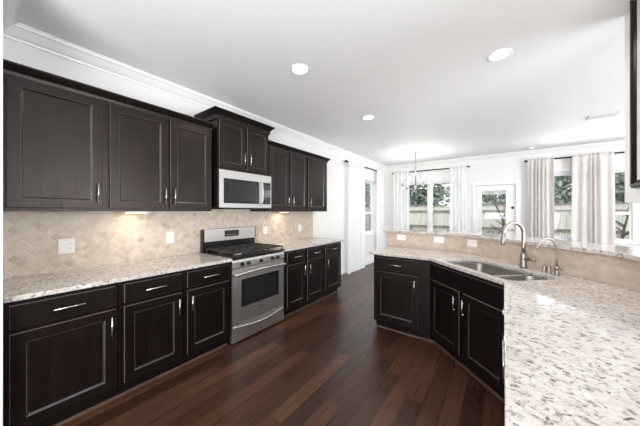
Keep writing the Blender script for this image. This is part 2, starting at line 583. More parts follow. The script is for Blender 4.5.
# ------------------------------------------------------------------ glazed back door
d0, d1 = DOOR
mb = MB()
mb.box(d0 - .085, d0, YF - .018, YF - .0005, 0, 2.125).box(d1, d1 + .085, YF - .018, YF - .0005, 0, 2.125)
mb.box(d0, d1, YF - .018, YF - .0005, 2.04, 2.125)
mb.box(d0 - .06, d0 - .005, YF - .024, YF - .018, 0, 2.11).box(d1 + .005, d1 + .06, YF - .024, YF - .018, 0, 2.11)
mb.box(d0 - .005, d1 + .005, YF - .024, YF - .018, 2.045, 2.10)
door = struct(mb.build('door_1', 'white'))
l0, l1, lz0, lz1 = -.445, .055, .32, 1.915
mb = MB()
ya, yb = YF + .03, YF + .075
mb.box(d0 + .004, l0, ya, yb, .01, 2.035).box(l1, d1 - .004, ya, yb, .01, 2.035)
mb.box(l0, l1, ya, yb, .01, lz0).box(l0, l1, ya, yb, lz1, 2.035)
slab = mb.build('door_slab', 'white', door)
mb = MB()
for (a, b, c, d) in ((l0 - .03, l0 + .012, lz0 - .03, lz1 + .03), (l1 - .012, l1 + .03, lz0 - .03, lz1 + .03)):
    mb.box(a, b, ya - .012, ya - .0005, c, d)
mb.box(l0 + .012, l1 - .012, ya - .012, ya - .0005, lz0 - .03, lz0 + .012).box(l0 + .012, l1 - .012, ya - .012, ya - .0005, lz1 - .012, lz1 + .03)
mb.build('glazing_frame', 'white', slab)
MB().box(l0, l1, ya + .018, ya + .024, lz0, lz1).build('pane', 'glass', slab)
mb = MB()
for k in range(11):
    mb.box(l0 + .014, l1 - .014, ya + .002, ya + .014, lz1 - .02 - k * .008, lz1 - .016 - k * .008)
mb.build('blind_stack', 'plate', slab)
mb = MB()
mb.lathe([(.028, 0), (.028, .012), (.012, .014), (.010, .045), (.02, .05), (.02, .058)], (0, 0, 0), 'nickel', 14, 'Y')
mb.bm.transform(Matrix.Translation((d1 - .055, ya - .001, .97)) @ Matrix.Rotation(PI, 4, 'Z'))
mb.box(d1 - .16, d1 - .045, ya - .062, ya - .05, .962, .978, 'nickel')
mb.build('door_handle', None, slab)
mb = MB()
mb.lathe([(.03, 0), (.03, .014), (.022, .02), (.006, .022), (.006, .035)], (0, 0, 0), 'bronze', 14, 'Y')
mb.bm.transform(Matrix.Translation((d1 - .055, ya - .001, 1.49)) @ Matrix.Rotation(PI, 4, 'Z'))
mb.build('deadbolt', None, slab)

# ------------------------------------------------------------------ cabinets
def handle_mb(x, z, length, vertical, y_face):
    """bar pull whose posts stand on the plane y_face; the front is -y"""
    mb = MB()
    r = .0047
    yb = y_face - .032
    h = length / 2
    if vertical:
        mb.tube([(x, yb, z - h), (x, yb, z + h)], r, None, 10)
        for q in (-.62 * h, .62 * h):
            mb.tube([(x, y_face, z + q), (x, yb, z + q)], .0045, None, 8)
    else:
        mb.tube([(x - h, yb, z), (x + h, yb, z)], r, None, 10)
        for q in (-.62 * h, .62 * h):
            mb.tube([(x + q, y_face, z), (x + q, yb, z)], .0045, None, 8)
    return mb

def panel_front(x0, x1, z0, z1, yb, stile, th=.020, rec=.009):
    """framed front with a recessed centre panel, rounded outer edge and a stepped inner edge"""
    mb = MB()
    def ring(i, y):
        return [(x0 + i, y, z0 + i), (x1 - i, y, z0 + i), (x1 - i, y, z1 - i), (x0 + i, y, z1 - i)]
    yf = yb - th
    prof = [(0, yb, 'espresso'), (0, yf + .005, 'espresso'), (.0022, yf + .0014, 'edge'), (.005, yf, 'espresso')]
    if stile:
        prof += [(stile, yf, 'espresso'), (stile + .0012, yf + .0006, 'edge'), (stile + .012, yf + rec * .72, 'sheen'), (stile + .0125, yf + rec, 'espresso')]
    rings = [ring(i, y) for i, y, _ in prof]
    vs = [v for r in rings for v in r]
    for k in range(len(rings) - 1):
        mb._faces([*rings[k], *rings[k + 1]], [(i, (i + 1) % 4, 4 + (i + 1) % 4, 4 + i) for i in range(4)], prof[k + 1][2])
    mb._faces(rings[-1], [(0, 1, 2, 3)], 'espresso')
    mb._faces(rings[0], [(0, 3, 2, 1)], 'espresso')
    bmesh.ops.remove_doubles(mb.bm, verts=mb.bm.verts, dist=1e-5)
    return mb

PULL = .15
def add_door(root, x0, x1, z0, z1, side, top, stile=.062):
    d = panel_front(x0, x1, z0, z1, -.0008, stile).build('door', None, root)
    if side:
        hx = x1 - .031 if side == 'R' else x0 + .031
        hz = (z1 - .045 - PULL / 2) if top else (z0 + .045 + PULL / 2)
        handle_mb(hx, hz, PULL, True, -.0208).build('handle', 'pull', d)
    return d
def add_drawer(root, x0, x1, z0, z1, pull=True):
    d = panel_front(x0, x1, z0, z1, -.0008, 0).build('drawer', None, root)
    if pull:
        handle_mb((x0 + x1) / 2, (z0 + z1) / 2, PULL, False, -.0208).build('handle', 'pull', d)
    return d

DZ0, DZ1, DRZ0, DRZ1 = .130, .694, .722, .858        # door and drawer heights of the base units
def base_cabinet(label, loc, rotz, w, doors, drawers, depth=.605, poly=None, toe_poly=None, end_panel=False):
    t = thing('base_cabinet', label, 'cabinet', loc, rotz)
    if poly:
        mb = MB()
        mb.prism(poly, .1, .62)
        n_ = len(poly)
        mb.box(poly[0][0], poly[1][0], 0, .02, .6201, .8835)
        mb.build('body', 'espresso', t)
        MB().prism(toe_poly, .0, .0995).build('toe_kick', 'espresso', t)
    else:
        MB().box(0.001, w - .001, 0, depth, .1, .8835).build('body', 'espresso', t)
        MB().box(0.003, w - .003, .065, depth, 0.0, .0995).build('toe_kick', 'espresso', t)
    for (x0, x1, side) in doors:
        add_door(t, x0, x1, DZ0, DZ1, side, True)
    for d in drawers:
        add_drawer(t, d[0], d[1], DRZ0, DRZ1, d[2] if len(d) > 2 else True)
    return t

XF = -2.275                                            # face frames of the left run
H90 = PI / 2
YA, YB1, YR0, YR1, YE = .08, .612, 1.540, 2.312, 3.716
base_cabinet('dark base cabinet with one wide door and drawer, at the left edge of the view',
             (XF, YA, 0), H90, YB1 - YA, [(.022, .506, 'R')], [(.022, .506)])
o = YB1
base_cabinet('dark espresso two-door base cabinet with two drawers, left of the stainless range',
             (XF, o, 0), H90, YR0 - .004 - o, [(.022, 1.043 - o, 'R'), (1.092 - o, 1.512 - o, 'L')], [(.022, 1.043 - o), (1.092 - o, 1.512 - o)])
o = YR1 + .004
base_cabinet('dark espresso two-door base cabinet with two drawers, right of the stainless range',
             (XF, o, 0), H90, 3.202 - o, [(2.362 - o, 2.722 - o, 'R'), (2.774 - o, 3.172 - o, 'L')], [(2.362 - o, 2.722 - o), (2.774 - o, 3.172 - o)])
o = 3.203
base_cabinet('narrow dark base cabinet ending the left run, near the white sheer curtain',
             (XF, o, 0), H90, YE - o, [(3.226 - o, 3.688 - o, 'L')], [(3.226 - o, 3.688 - o)])

# wall cabinets
XU = -2.575
def wall_cabinet(label, loc, w, z0, z1, doors, dz0, dz1, depth, crown_h, ends=(0, 0), stile=.062, crown_run=True):
    t = thing('wall_cabinet', label, 'cabinet', loc, H90)
    MB().box(.001, w - .001, 0, depth, z0, z1).build('body', 'espresso', t)
    for (x0, x1, side) in doors:
        add_door(t, x0, x1, dz0, dz1, side, False, stile)
    pr = [(0, z1 - .012), (.010, z1 - .012), (.014, z1 + .010), (.030, z1 + .030), (.040, z1 + .046), (.046, z1 + .050), (.046, z1 + crown_h), (0, z1 + crown_h)]
    if crown_h > .07:
        pr = [(0, z1 - .03), (.012, z1 - .03), (.016, z1 + .012), (.034, z1 + .036), (.052, z1 + .056), (.062, z1 + .062), (.062, z1 + crown_h), (0, z1 + crown_h)]
    path = []
    if ends[1]: path.append((w + .0005, depth))
    path += [(w + (.0005 if ends[1] else -.001), -.0005), ((-.0005 if ends[0] else .001), -.0005)]
    if ends[0]: path.append((-.0005, depth))
    path = path[::-1]
    mb = MB()
    mb.sweep([(-o_, z_) for o_, z_ in pr], path)
    mb.box(.002, w - .002, .0, depth, z1 + .0005, z1 + crown_h - .004)
    mb.build('cabinet_crown', 'espresso', t)
    return t
o = YA
wall_cabinet('dark wall cabinet with one wide door, topmost at the left edge of the view',
             (XU, YA, 0), YB1 - YA, 1.40, 2.292, [(.020, .498, 'R')], 1.420, 2.278, .332, .062)
o = YB1
wall_cabinet('dark two-door wall cabinet with light pool beneath, left of the microwave',
             (XU, o, 0), 1.506 - o, 1.40, 2.292, [(.012, 1.059 - o, 'R'), (1.078 - o, 1.490 - o, 'L')], 1.420, 2.278, .332, .062)
o = 1.5385
wall_cabinet('short dark two-door cabinet with tall crown, raised directly over the microwave',
             (-2.52, o, 0), 2.276 - o, 1.864, 2.444, [(.014, .360, 'R'), (.384, .722, 'L')], 1.895, 2.425, .387, .072, (1, 1), .052)
o = 2.2775
wall_cabinet('dark two-door wall cabinet just right of the microwave, over the far counter',
             (XU, o, 0), 3.142 - o, 1.40, 2.292, [(2.332 - o, 2.708 - o, 'R'), (2.752 - o, 3.126 - o, 'L')], 1.420, 2.278, .332, .062)
o = 3.143
wall_cabinet('single-door dark wall cabinet ending the upper row, next to bare white wall',
             (XU, o, 0), 3.722 - o, 1.40, 2.292, [(3.172 - o, 3.655 - o, 'L')], 1.420, 2.278, .332, .062, (0, 1))

# peninsula geometry: kitchen face of the bar wall, filleted
def fillet(pts, radii, seg=10):
    out = [Vector(pts[0])]
    for i in range(1, len(pts) - 1):
        p, a, b, r = Vector(pts[i]), Vector(pts[i - 1]), Vector(pts[i + 1]), radii[i - 1]
        u, v = (a - p).normalized(), (b - p).normalized()
        ang = math.acos(max(-1, min(1, u.dot(v))))
        tl = r / math.tan(ang / 2)
        p0, p1 = p + u * tl, p + v * tl
        c = p + (u + v).normalized() * (r / math.sin(ang / 2))
        a0 = math.atan2(p0.y - c.y, p0.x - c.x)
        a1 = math.atan2(p1.y - c.y, p1.x - c.x)
        da = (a1 - a0 + PI) % (2 * PI) - PI
        for k in range(seg + 1):
            t = a0 + da * k / seg
            out.append(Vector((c.x + r * math.cos(t), c.y + r * math.sin(t))))
    out.append(Vector(pts[-1]))
    return out
def offset(path, d):
    """to the left of the direction of travel"""
    out = []
    n = len(path)
    for i in range(n):
        d0 = (path[i] - path[i - 1]).normalized() if i else (path[1] - path[0]).normalized()
        d1 = (path[i + 1] - path[i]).normalized() if i < n - 1 else d0
        n0 = Vector((-d0.y, d0.x)); n1 = Vector((-d1.y, d1.x))
        m = (n0 + n1) / max(1e-6, 1 + n0.dot(n1))
        out.append(path[i] + m * d)
    return out
PY0 = -0.62                                            # near end of the peninsula leg, behind the camera
BX = .67
bar_path = fillet([(-1.335, 3.42), (-.355, 3.42), (BX, 2.395), (BX, PY0)], [.55, .45])
lp = lambda pts: [(p.x, p.y) for p in pts]
def strip(pa, d0, d1):
    return lp(offset(pa, d0)) + lp(offset(pa, d1))[::-1]
# wall core
wb = MB()
def prism_strip(mb, path, d0, d1, z0, z1, m=None):
    A, B = offset(path, d0), offset(path, d1)
    rings = [[(a.x, a.y, z0), (a.x, a.y, z1), (b.x, b.y, z1), (b.x, b.y, z0)] for a, b in zip(A, B)]
    mb.loft(rings, m, False, True)
prism_strip(wb, bar_path, .011, .125, 0, 1.1045)
struct(wb.build('wall_bar', 'wall'))

def tiled_strip(name, path, d0, d1, z0, z1, mat, extra=()):
    A, B = offset(path, d0), offset(path, d1)
    mb = MB()
    rings = [[(a.x, a.y, z0), (a.x, a.y, z1), (b.x, b.y, z1), (b.x, b.y, z0)] for a, b in zip(A, B)]
    mb.loft(rings, None, False, True)
    for pth, e0, e1 in extra:
        A2, B2 = offset(pth, d0), offset(pth, d1)
        mb.loft([[(a.x, a.y, e0), (a.x, a.y, e1), (b.x, b.y, e1), (b.x, b.y, e0)] for a, b in zip(A2, B2)], None, False, True)
    uv = mb.bm.loops.layers.uv.new('UVMap')
    ln = [0]
    for i in range(1, len(A)):
        ln.append(ln[-1] + (A[i] - A[i - 1]).length)
    def along(co):
        p = Vector((co.x, co.y))
        if len(A) == 2: return (p - A[0]).dot((A[1] - A[0]).normalized())
        best = min(range(len(A)), key=lambda i: min((A[i] - p).length, (B[i] - p).length))
        return ln[best]
    for f in mb.bm.faces:
        for l in f.loops:
            l[uv].uv = (along(l.vert.co), l.vert.co.z)
    return mb.build(name, mat)
tag(tiled_strip('backsplash', bar_path, 0, .0105, .9145, 1.1045, 'tile_bar'),
    'beige stone backsplash below the raised bar top, behind the sink', 'backsplash')
tag(tiled_strip('backsplash', [Vector((XL + .001, .08)), Vector((XL + .001, 3.722))], -.010, 0, .9145, 1.399, 'tile',
                [([Vector((XL + .001, 1.510)), Vector((XL + .001, 2.274))], 1.399, 1.442)]),
    'beige diamond-set travertine backsplash along the left wall behind the range', 'backsplash')

# end cabinet of the peninsula
CF = 2.81
PX0 = -1.258
base_cabinet('dark base cabinet at the free end of the peninsula, one door and one drawer',
             (PX0, CF, 0), 0, .635, [(.030, .515, 'R')], [(.030, .515)], depth=.615)
# sink cabinet across the corner
NF = 1.552                                            # distance of its face along (1,1)/sqrt2
r2 = math.sqrt(.5)
def nt(t, n): return ((n + t) * r2, (n - t) * r2)
xs = -.621
sx, sy = xs, NF / r2 - xs
ex = .052
Lw = (ex - xs) / r2
def to_local(p):                                       # local frame of the diagonal face
    dx, dy = p[0] - sx, p[1] - sy
    return (dx * r2 - dy * r2, dx * r2 + dy * r2)
inner = offset(bar_path, -.004)
inner = [p for p in inner if p.x > xs + .002 and p.y > 2.13]
poly = [(sx, sy), (ex, NF / r2 - ex), (BX - .006, NF / r2 - ex)] + lp(inner)[::-1] + [(xs, 3.414)]
toe = [(sx + .0, sy + .066 / r2), (ex, NF / r2 - ex + .066 / r2), (BX - .006, NF / r2 - ex + .066 / r2)] + lp([p for p in inner if p.y > 2.25])[::-1] + [(xs, 3.414)]
base_cabinet('dark two-door sink cabinet set diagonally across the peninsula corner',
             (sx, sy, 0), -PI / 4, Lw, [(.030, .452, 'R'), (.500, Lw - .028, 'L')], [(.030, Lw - .028, False)],
             poly=[to_local(p) for p in poly], toe_poly=[to_local(p) for p in toe])
# near leg of the peninsula (doors face -x, seen edge on)
yl = NF / r2 - ex - .002
for i, (w, side, lab) in enumerate(((.46, 'R', 'dark base cabinet under the near counter, edge-on beside the sink cabinet'),
                                    (.46, 'L', 'dark base cabinet under the near counter, the one closest to the viewer'))):
    base_cabinet(lab, (ex, yl, 0), -H90, w, [(.02, w - .02, side)], [(.02, w - .02)], depth=.61)
    yl -= w + .002
struct(MB().box(ex, BX - .005, PY0 + .02, yl, 0, .8835).build('trim_3', 'espresso'))

# shoe moulding along the toe kicks
def shoe(name, path):
    struct(MB().sweep([(0, .0005), (.016, .0005), (.014, .012), (.008, .019), (0, .021)], path).build(name, 'shoe'))
shoe('trim_4', [(XF - .0645, YR0 - .005), (XF - .0645, .09)])
shoe('trim_5', [(XF - .0645, YE - .003), (XF - .0645, YR1 + .006)])
ty = CF + .0645
shoe('trim_6', [(.1165, 1.26), (.1165, (NF + .0645) / r2 - .1165), ((NF + .0645) / r2 - ty, ty), (PX0 + .003, ty)])

# ------------------------------------------------------------------ counters
def slab(name, poly, holes, z0, z1, label, mat='granite'):
    bm = bmesh.new()
    for lp_ in [poly] + holes:
        vs_ = [bm.verts.new((x, y, z1)) for x, y in lp_]
        for i in range(len(vs_)):
            bm.edges.new((vs_[i], vs_[(i + 1) % len(vs_)]))
    bmesh.ops.triangle_fill(bm, use_beauty=True, edges=bm.edges[:])
    bmesh.ops.dissolve_limit(bm, angle_limit=.01, verts=bm.verts, edges=bm.edges)
    r = bmesh.ops.extrude_face_region(bm, geom=bm.faces[:])
    for v in [e for e in r['geom'] if isinstance(e, bmesh.types.BMVert)]:
        v.co.z = z0
    mb = MB(); mb.bm.free(); mb.bm = bm
    o = mb.build(name, mat)
    bv = o.modifiers.new('eased_edge', 'BEVEL')
    bv.width = .004; bv.segments = 2; bv.limit_method = 'ANGLE'; bv.angle_limit = .6
    if label: tag(o, label, 'countertop')
    return o
XC = -2.238
XC = XF + .034
slab('countertop', [(XL + .002, .079), (XC, .079), (XC, YR0 - .002), (XL + .002, YR0 - .002)], [], .884, .914,
     'white speckled granite countertop in the left foreground, left of the range')
slab('countertop', [(XL + .002, YR1 + .002), (XC, YR1 + .002), (XC, YE + .03), (XL + .002, YE + .03)], [], .884, .914,
     'white speckled granite countertop right of the range, up to the bare wall')
def rrect(t0, t1, n0, n1, rad, seg=6):
    pts = []
    for (ct, cn, a0) in ((t1 - rad, n1 - rad, 0), (t0 + rad, n1 - rad, PI / 2), (t0 + rad, n0 + rad, PI), (t1 - rad, n0 + rad, 1.5 * PI)):
        for k in range(seg + 1):
            a = a0 + PI / 2 * k / seg
            pts.append((ct + rad * math.cos(a), cn + rad * math.sin(a)))
    return pts
ST0, ST1, SN0, SN1 = -2.255, -1.510, 1.578, 1.985
NE = 1.520                                              # counter's diagonal edge
hole = [nt(t, n) for t, n in rrect(ST0, ST1, SN0, SN1, .07)]
back = lp(offset(bar_path, -.001))
CE = CF - .032
poly = [(-1.318, CE), (NE / r2 - CE, CE), (.002, NE / r2 - .002), (.002, PY0), (BX - .001, PY0)] + back[::-1][1:-1] + [(-1.318, 3.419)]
slab('countertop', poly, [hole], .884, .914, 'white speckled granite peninsula countertop around the sink, filling the right foreground')
bt = strip(bar_path, -.03, .42)
# longer at the free end
bt2 = fillet([(-1.388, 3.42), (-.355, 3.42), (BX, 2.395), (BX, PY0)], [.55, .45])
slab('bar_top', strip(bt2, -.030, .40), [], 1.105, 1.135, 'raised granite bar top on the tiled half wall behind the sink')

# ------------------------------------------------------------------ sink
sk = thing('sink', 'stainless double-bowl sink sunk in the granite peninsula counter', 'sink', (*nt((ST0 + ST1) / 2, (SN0 + SN1) / 2), .877), -PI / 4)
def lring(t0, t1, n0, n1, rad, z):
    tc, ncn = (ST0 + ST1) / 2, (SN0 + SN1) / 2
    return [(t - tc, n - ncn, z) for t, n in rrect(t0, t1, n0, n1, rad)]
TD = -1.765
def bowl(t0, t1, n0, n1, dep):
    mb = MB()
    rr = .065
    rings = [lring(t0 - .0, t1 + .0, n0, n1, rr, .0035), lring(t0 + .004, t1 - .004, n0 + .004, n1 - .004, rr - .004, -.004),
             lring(t0 + .010, t1 - .010, n0 + .010, n1 - .010, rr - .008, -dep + .05), lring(t0 + .022, t1 - .022, n0 + .022, n1 - .022, rr - .012, -dep + .012),
             lring(t0 + .045, t1 - .045, n0 + .045, n1 - .045, rr - .03, -dep)]
    mb.loft(rings, None, True, False)
    mb._faces(rings[-1], [tuple(range(len(rings[-1])))], None)
    # outer skin gives it thickness
    bmesh.ops.remove_doubles(mb.bm, verts=mb.bm.verts, dist=1e-5)
    b = mb.build('bowl', 'sink_steel', sk)
    so = b.modifiers.new('thickness', 'SOLIDIFY'); so.thickness = .0015; so.offset = 0
    tc, ncn = (ST0 + ST1) / 2, (SN0 + SN1) / 2
    d = MB().lathe([(.002, -.001), (.043, -.001), (.045, .003), (.030, .003), (.026, -.0005), (.002, -.0005)], ((t0 + t1) / 2 - tc, (n0 + n1) / 2 - ncn, -dep + .002), None, 18)
    d.build('drain', 'nickel', b)
bowl(ST0 - .004, TD - .012, SN0 - .004, SN1 + .004, .22)
bowl(TD + .012, ST1 + .004, SN0 - .004, SN1 + .004, .17)
mb = MB()
tc, ncn = (ST0 + ST1) / 2, (SN0 + SN1) / 2
mb.box(TD - .012 - tc, TD + .012 - tc, SN0 - ncn, SN1 - ncn, -.010, .0062, None, .003)
mb.build('divider', 'nickel_rim', sk)

# faucets
def arc_pts(cy, cz, r, a0, a1, n=18):
    return [(0, cy + r * math.cos(a0 + (a1 - a0) * k / n), cz + r * math.sin(a0 + (a1 - a0) * k / n)) for k in range(n + 1)]
CT = .9142
fx, fy = nt(-1.872, 2.068)
fa = thing('kitchen_faucet', 'tall brushed nickel gooseneck faucet with side lever behind the sink', 'faucet', (fx, fy, CT), -PI / 4)
mb = MB()
mb.lathe([(.030, 0), (.030, .008), (.026, .014), (.025, .10), (.022, .118), (.016, .130)], (0, 0, 0))
mb.build('faucet_body', 'nickel', fa)
R = .098
neck = [(0, 0, .125), (0, 0, .18), (0, 0, .23), (0, 0, .278)] + arc_pts(-R, .288, R, 0, PI * 1.02)[0:]
mb = MB(); mb.tube(neck, [.016, .0145, .0135, .013] + [.013] * 19, None, 12); mb.build('neck', 'nickel', fa)
e = neck[-1]
mb = MB()
mb.tube([(0, e[1], e[2] + .004), (0, e[1] - .004, e[2] - .03), (0, e[1] - .008, e[2] - .075), (0, e[1] - .009, e[2] - .083)], [.014, .0165, .0195, .016], None, 12)
mb.build('spray_head', 'nickel', fa)
mb = MB()
mb.tube([(.012, 0, .078), (.040, -.004, .082)], [.018, .018], None, 12)
mb.tube([(.036, -.003, .082), (.062, -.004, .084), (.098, -.010, .080), (.112, -.012, .076)], [.017, .016, .012, .008], None, 10)
mb.build('lever', 'nickel', fa)
gx, gy = nt(-1.612, 2.075)
fb = thing('filter_faucet', 'slim arched water filter tap right of the main faucet', 'faucet', (gx, gy, CT), -PI / 4)
mb = MB(); mb.lathe([(.022, 0), (.022, .006), (.015, .012), (.013, .040), (.016, .046), (.016, .060), (.008, .068)], (0, 0, 0)); mb.build('faucet_body', 'nickel', fb)
R2 = .090
nk = [(0, 0, .06), (0, 0, .12), (0, 0, .186)] + arc_pts(-R2, .188, R2, 0, PI * .97)
mb = MB(); mb.tube(nk, .0062, None, 10); mb.build('neck', 'nickel', fb)
mb = MB(); mb.tube([(.010, 0, .052), (.032, -.002, .054)], .006, None, 8); mb.tube([(.030, -.002, .042), (.034, -.002, .066)], .006, None, 8); mb.build('lever', 'nickel', fb)
for k, (t_, lab, nm, ct) in enumerate(((-1.700, 'short nickel soap dispenser cap nearest the main faucet', 'soap_dispenser', 'dispenser'),
                                       (-1.664, 'short nickel air gap cap next to the slim filter tap', 'air_gap_cap', 'cap'))):
    px, py = nt(t_, 2.07)
    o = MB().lathe([(.017, 0), (.017, .004), (.013, .007), (.013, .048), (.011, .055), (.004, .057)], (0, 0, 0), None, 16).build(nm, 'nickel', None, None, (px, py, CT))
    tag(o, lab, ct)

# ------------------------------------------------------------------ range
RW = YR1 - YR0 - .014
rg = thing('gas_range', 'stainless gas range with black grates between the left counters', 'stove', (-2.262, YR0 + .007, 0), H90)
def P(mb, name, mat=None, parent=None): return mb.build(name, mat, parent or rg)
P(MB().box(0, RW, .045, .625, .02, .905), 'body', 'black')
for x in (.04, RW - .04):
    for y in (.08, .58):
        P(MB().lathe([(.015, 0.0), (.015, .0198)], (x, y, 0), None, 10), 'foot', 'black')
mb = MB()
mb.box(-.003, RW + .003, -.012, .625, .9055, .922, None, .004)
P(mb, 'cooktop', 'black')
# burners
for (bx_, by_, br) in ((.16, .14, .046), (.16, .42, .036), (.5 * RW, .28, .05), (RW - .16, .14, .05), (RW - .16, .42, .036)):
    mb = MB()
    mb.lathe([(br + .012, .9222), (br + .010, .932), (br - .004, .936), (.006, .936)], (bx_, by_, 0), 'burner', 20)
    mb.lathe([(br - .008, .9365), (br - .010, .945), (.004, .946)], (bx_, by_, 0), 'iron', 20)
    P(mb, 'burner')
gw = (RW - .03) / 3
for k in range(3):
    a, b = .015 + k * gw + .003, .015 + (k + 1) * gw - .003
    y0_, y1_ = .005, .535
    mb = MB()
    bt_ = .011
    z0_, z1_ = .952, .964
    for (p, q, r_, s_) in ((a, b, y0_, y0_ + bt_), (a, b, y1_ - bt_, y1_), (a, a + bt_, y0_, y1_), (b - bt_, b, y0_, y1_)):
        mb.box(p, q, r_, s_, z0_, z1_)
    c = (a + b) / 2
    mb.box(c - .005, c + .005, y0_, y1_, z0_, z1_)
    for yy in (.14, .28, .42):
        mb.box(a, b, yy - .005, yy + .005, z0_, z1_)
    for yy in (.14, .42):
        for sgn in (-1, 1):
            mb.tube([(c + sgn * .02, yy + .02, .958), (c + sgn * .08, yy + .08, .958)], .005, None, 6)
            mb.tube([(c + sgn * .02, yy - .02, .958), (c + sgn * .08, yy - .08, .958)], .005, None, 6)
    for xx in (a, b - bt_):
        for yy in (y0_, y1_ - bt_, .27):
            mb.box(xx, xx + bt_, yy, yy + bt_, .9222, z0_)
    P(mb, 'grate', 'iron')
# control panel: sloping front face
mb = MB()
pr = [(.045, .800), (-.002, .800), (-.004, .806), (-.004, .862), (.004, .884), (.045, .9045)]
mb.loft([[(0, y, z) for y, z in pr], [(RW, y, z) for y, z in pr]], None, False, True)
cp = P(mb, 'control_panel', 'range_steel')
for kx in (.115, .200, .372, .548, .632):
    mb = MB()
    mb.lathe([(.021, 0), (.021, .006), (.018, .008), (.0165, .028), (.014, .031), (.002, .032)], (0, 0, 0), None, 18, 'Y')
    mb.box(-.004, .004, .028, .038, -.016, .016)
    mb.bm.transform(Matrix.Translation((kx, -.0045, .836)) @ Matrix.Rotation(PI, 4, 'Z'))
    P(mb, 'knob', 'black', cp)
# oven door
wx0, wx1, wz0, wz1 = .115, RW - .085, .368, .668
mb = MB()
y0_, y1_ = .0, .044
mb.box(.003, wx0, y0_, y1_, .222, .792).box(wx1, RW - .003, y0_, y1_, .222, .792)
mb.box(wx0, wx1, y0_, y1_, .222, wz0).box(wx0, wx1, y0_, y1_, wz1, .792)
od = P(mb, 'oven_door', 'range_steel')
mb = MB()
mb.box(wx0 + .0005, wx1 - .0005, .004, .03, wz0 + .0005, wz1 - .0005)
ow = P(mb, 'oven_window', 'blackglass', od)
mb = MB()
mb.box(wx0 + .05, wx1 - .05, .0028, .0039, wz0 + .03, wz1 - .03)
P(mb, 'inner_glass', 'ovenglass', od)
def bowed(x0, x1, z, bow, drop, r, y0=-.001):
    n = 20
    pts = [(x0, y0, z - drop)]
    for k in range(n + 1):
        s = k / n
        q = math.sin(PI * s)
        pts.append((x0 + (x1 - x0) * s, -.045 - bow * q, z - drop * (1 - q)))
    pts.append((x1, y0, z - drop))
    return pts
mb = MB(); mb.tube(bowed(.02, RW - .02, .752, .012, .016, .013), .0135, None, 12); P(mb, 'handle', 'steel', od)
P(MB().box(RW / 2 - .035, RW / 2 + .045, -.0035, -.0003, .293, .318, None, .001), 'badge', 'burner', od)
mb = MB(); mb.box(.003, RW - .003, .0, .044, .022, .212, None, .003)
dr = P(mb, 'storage_drawer', 'range_steel')
mb = MB()
n = 24
path = [(.02 + (RW - .04) * k / n, -.004 - .030 * math.sin(PI * k / n), .186 - .030 * math.sin(PI * k / n)) for k in range(n + 1)]
mb.tube(path, [.008 + .006 * math.sin(PI * k / n) for k in range(n + 1)], None, 10)
P(mb, 'handle', 'steel', dr)
# back guard
P(MB().box(0, RW, .575, .626, .9225, 1.035), 'backguard_base', 'black')
mb = MB()
mb.box(.0, .012, .556, .626, 1.0355, 1.182, 'black').box(RW - .012, RW, .556, .626, 1.0355, 1.182, 'black')
mb.box(.0125, RW - .0125, .553, .626, 1.0355, 1.186, 'range_steel', .004)
bgp = P(mb, 'backguard')
mb = MB(); mb.box(.270, .480, .5495, .5525, 1.082, 1.160, None, .001); P(mb, 'display', 'display', bgp)
for c_ in range(6):
    P(MB().box(.285 + c_ * .032, .300 + c_ * .032, .5482, .5493, 1.10, 1.106), 'button', 'slot', bgp)

# ------------------------------------------------------------------ microwave
MW0, MW1, MZ0, MZ1 = 1.549, 2.308, 1.443, 1.8625
w = MW1 - MW0
mw = thing('microwave', 'stainless over-range microwave under the short raised cabinet', 'microwave', (-2.50, MW0, 1.42), H90)
zz = lambda z: z - 1.42
mb = MB(); mb.box(0, w, .032, .40, zz(MZ0), zz(MZ1)); mb.build('body', 'black', mw)
mb = MB(); mb.box(.10, w - .10, .05, .38, zz(1.425), zz(MZ0) - .0005); mb.build('vent_base', 'black', mw)
dx1 = w * .80
gx0, gx1, gz0, gz1 = .055, dx1 - .055, 1.492, 1.772
mb = MB()
mb.box(0, gx0, 0, .031, zz(MZ0), zz(MZ1)).box(gx1, dx1, 0, .031, zz(MZ0), zz(MZ1))
mb.box(gx0, gx1, 0, .031, zz(MZ0), zz(gz0)).box(gx0, gx1, 0, .031, zz(gz1), zz(MZ1))
dm = mb.build('door', 'steel', mw)
MB().box(gx0 + .0004, gx1 - .0004, .003, .028, zz(gz0) + .0004, zz(gz1) - .0004).build('window', 'blackglass', dm)
MB().box(gx0 + .05, gx1 - .03, .0018, .0029, zz(gz0) + .03, zz(gz1) - .035).build('window_mesh', 'ovenglass', dm)
mb = MB()
hx = dx1 - .027
mb.tube([(hx, -.0005, zz(1.50))] + [(hx, -.03 - .012 * math.sin(PI * k / 14), zz(1.50 + .27 * k / 14)) for k in range(15)] + [(hx, -.0005, zz(1.77))], .0085, None, 10)
mb.build('handle', 'steel', dm)
mb = MB()
mb.box(dx1 + .001, w, 0, .031, zz(MZ0), zz(gz0)).box(dx1 + .001, w, 0, .031, zz(gz1), zz(MZ1))
mb.box(w - .014, w, 0, .031, zz(gz0), zz(gz1)).box(dx1 + .001, dx1 + .012, 0, .031, zz(gz0), zz(gz1))
cpn = mb.build('control_panel', 'steel', mw)
MB().box(dx1 + .0125, w - .0145, .002, .028, zz(gz0) + .0004, zz(gz1) - .0004).build('keypad', 'blackglass', cpn)
for r_ in range(5):
    for c_ in range(3):
        MB().box(dx1 + .03 + c_ * .028, dx1 + .048 + c_ * .028, .0008, .0019, zz(1.512 + r_ * .034), zz(1.518 + r_ * .034)).build('key', 'iron', cpn)
MB().box(dx1 + .028, w - .03, .0008, .0019, zz(1.70), zz(1.745)).build('display', 'display', cpn)

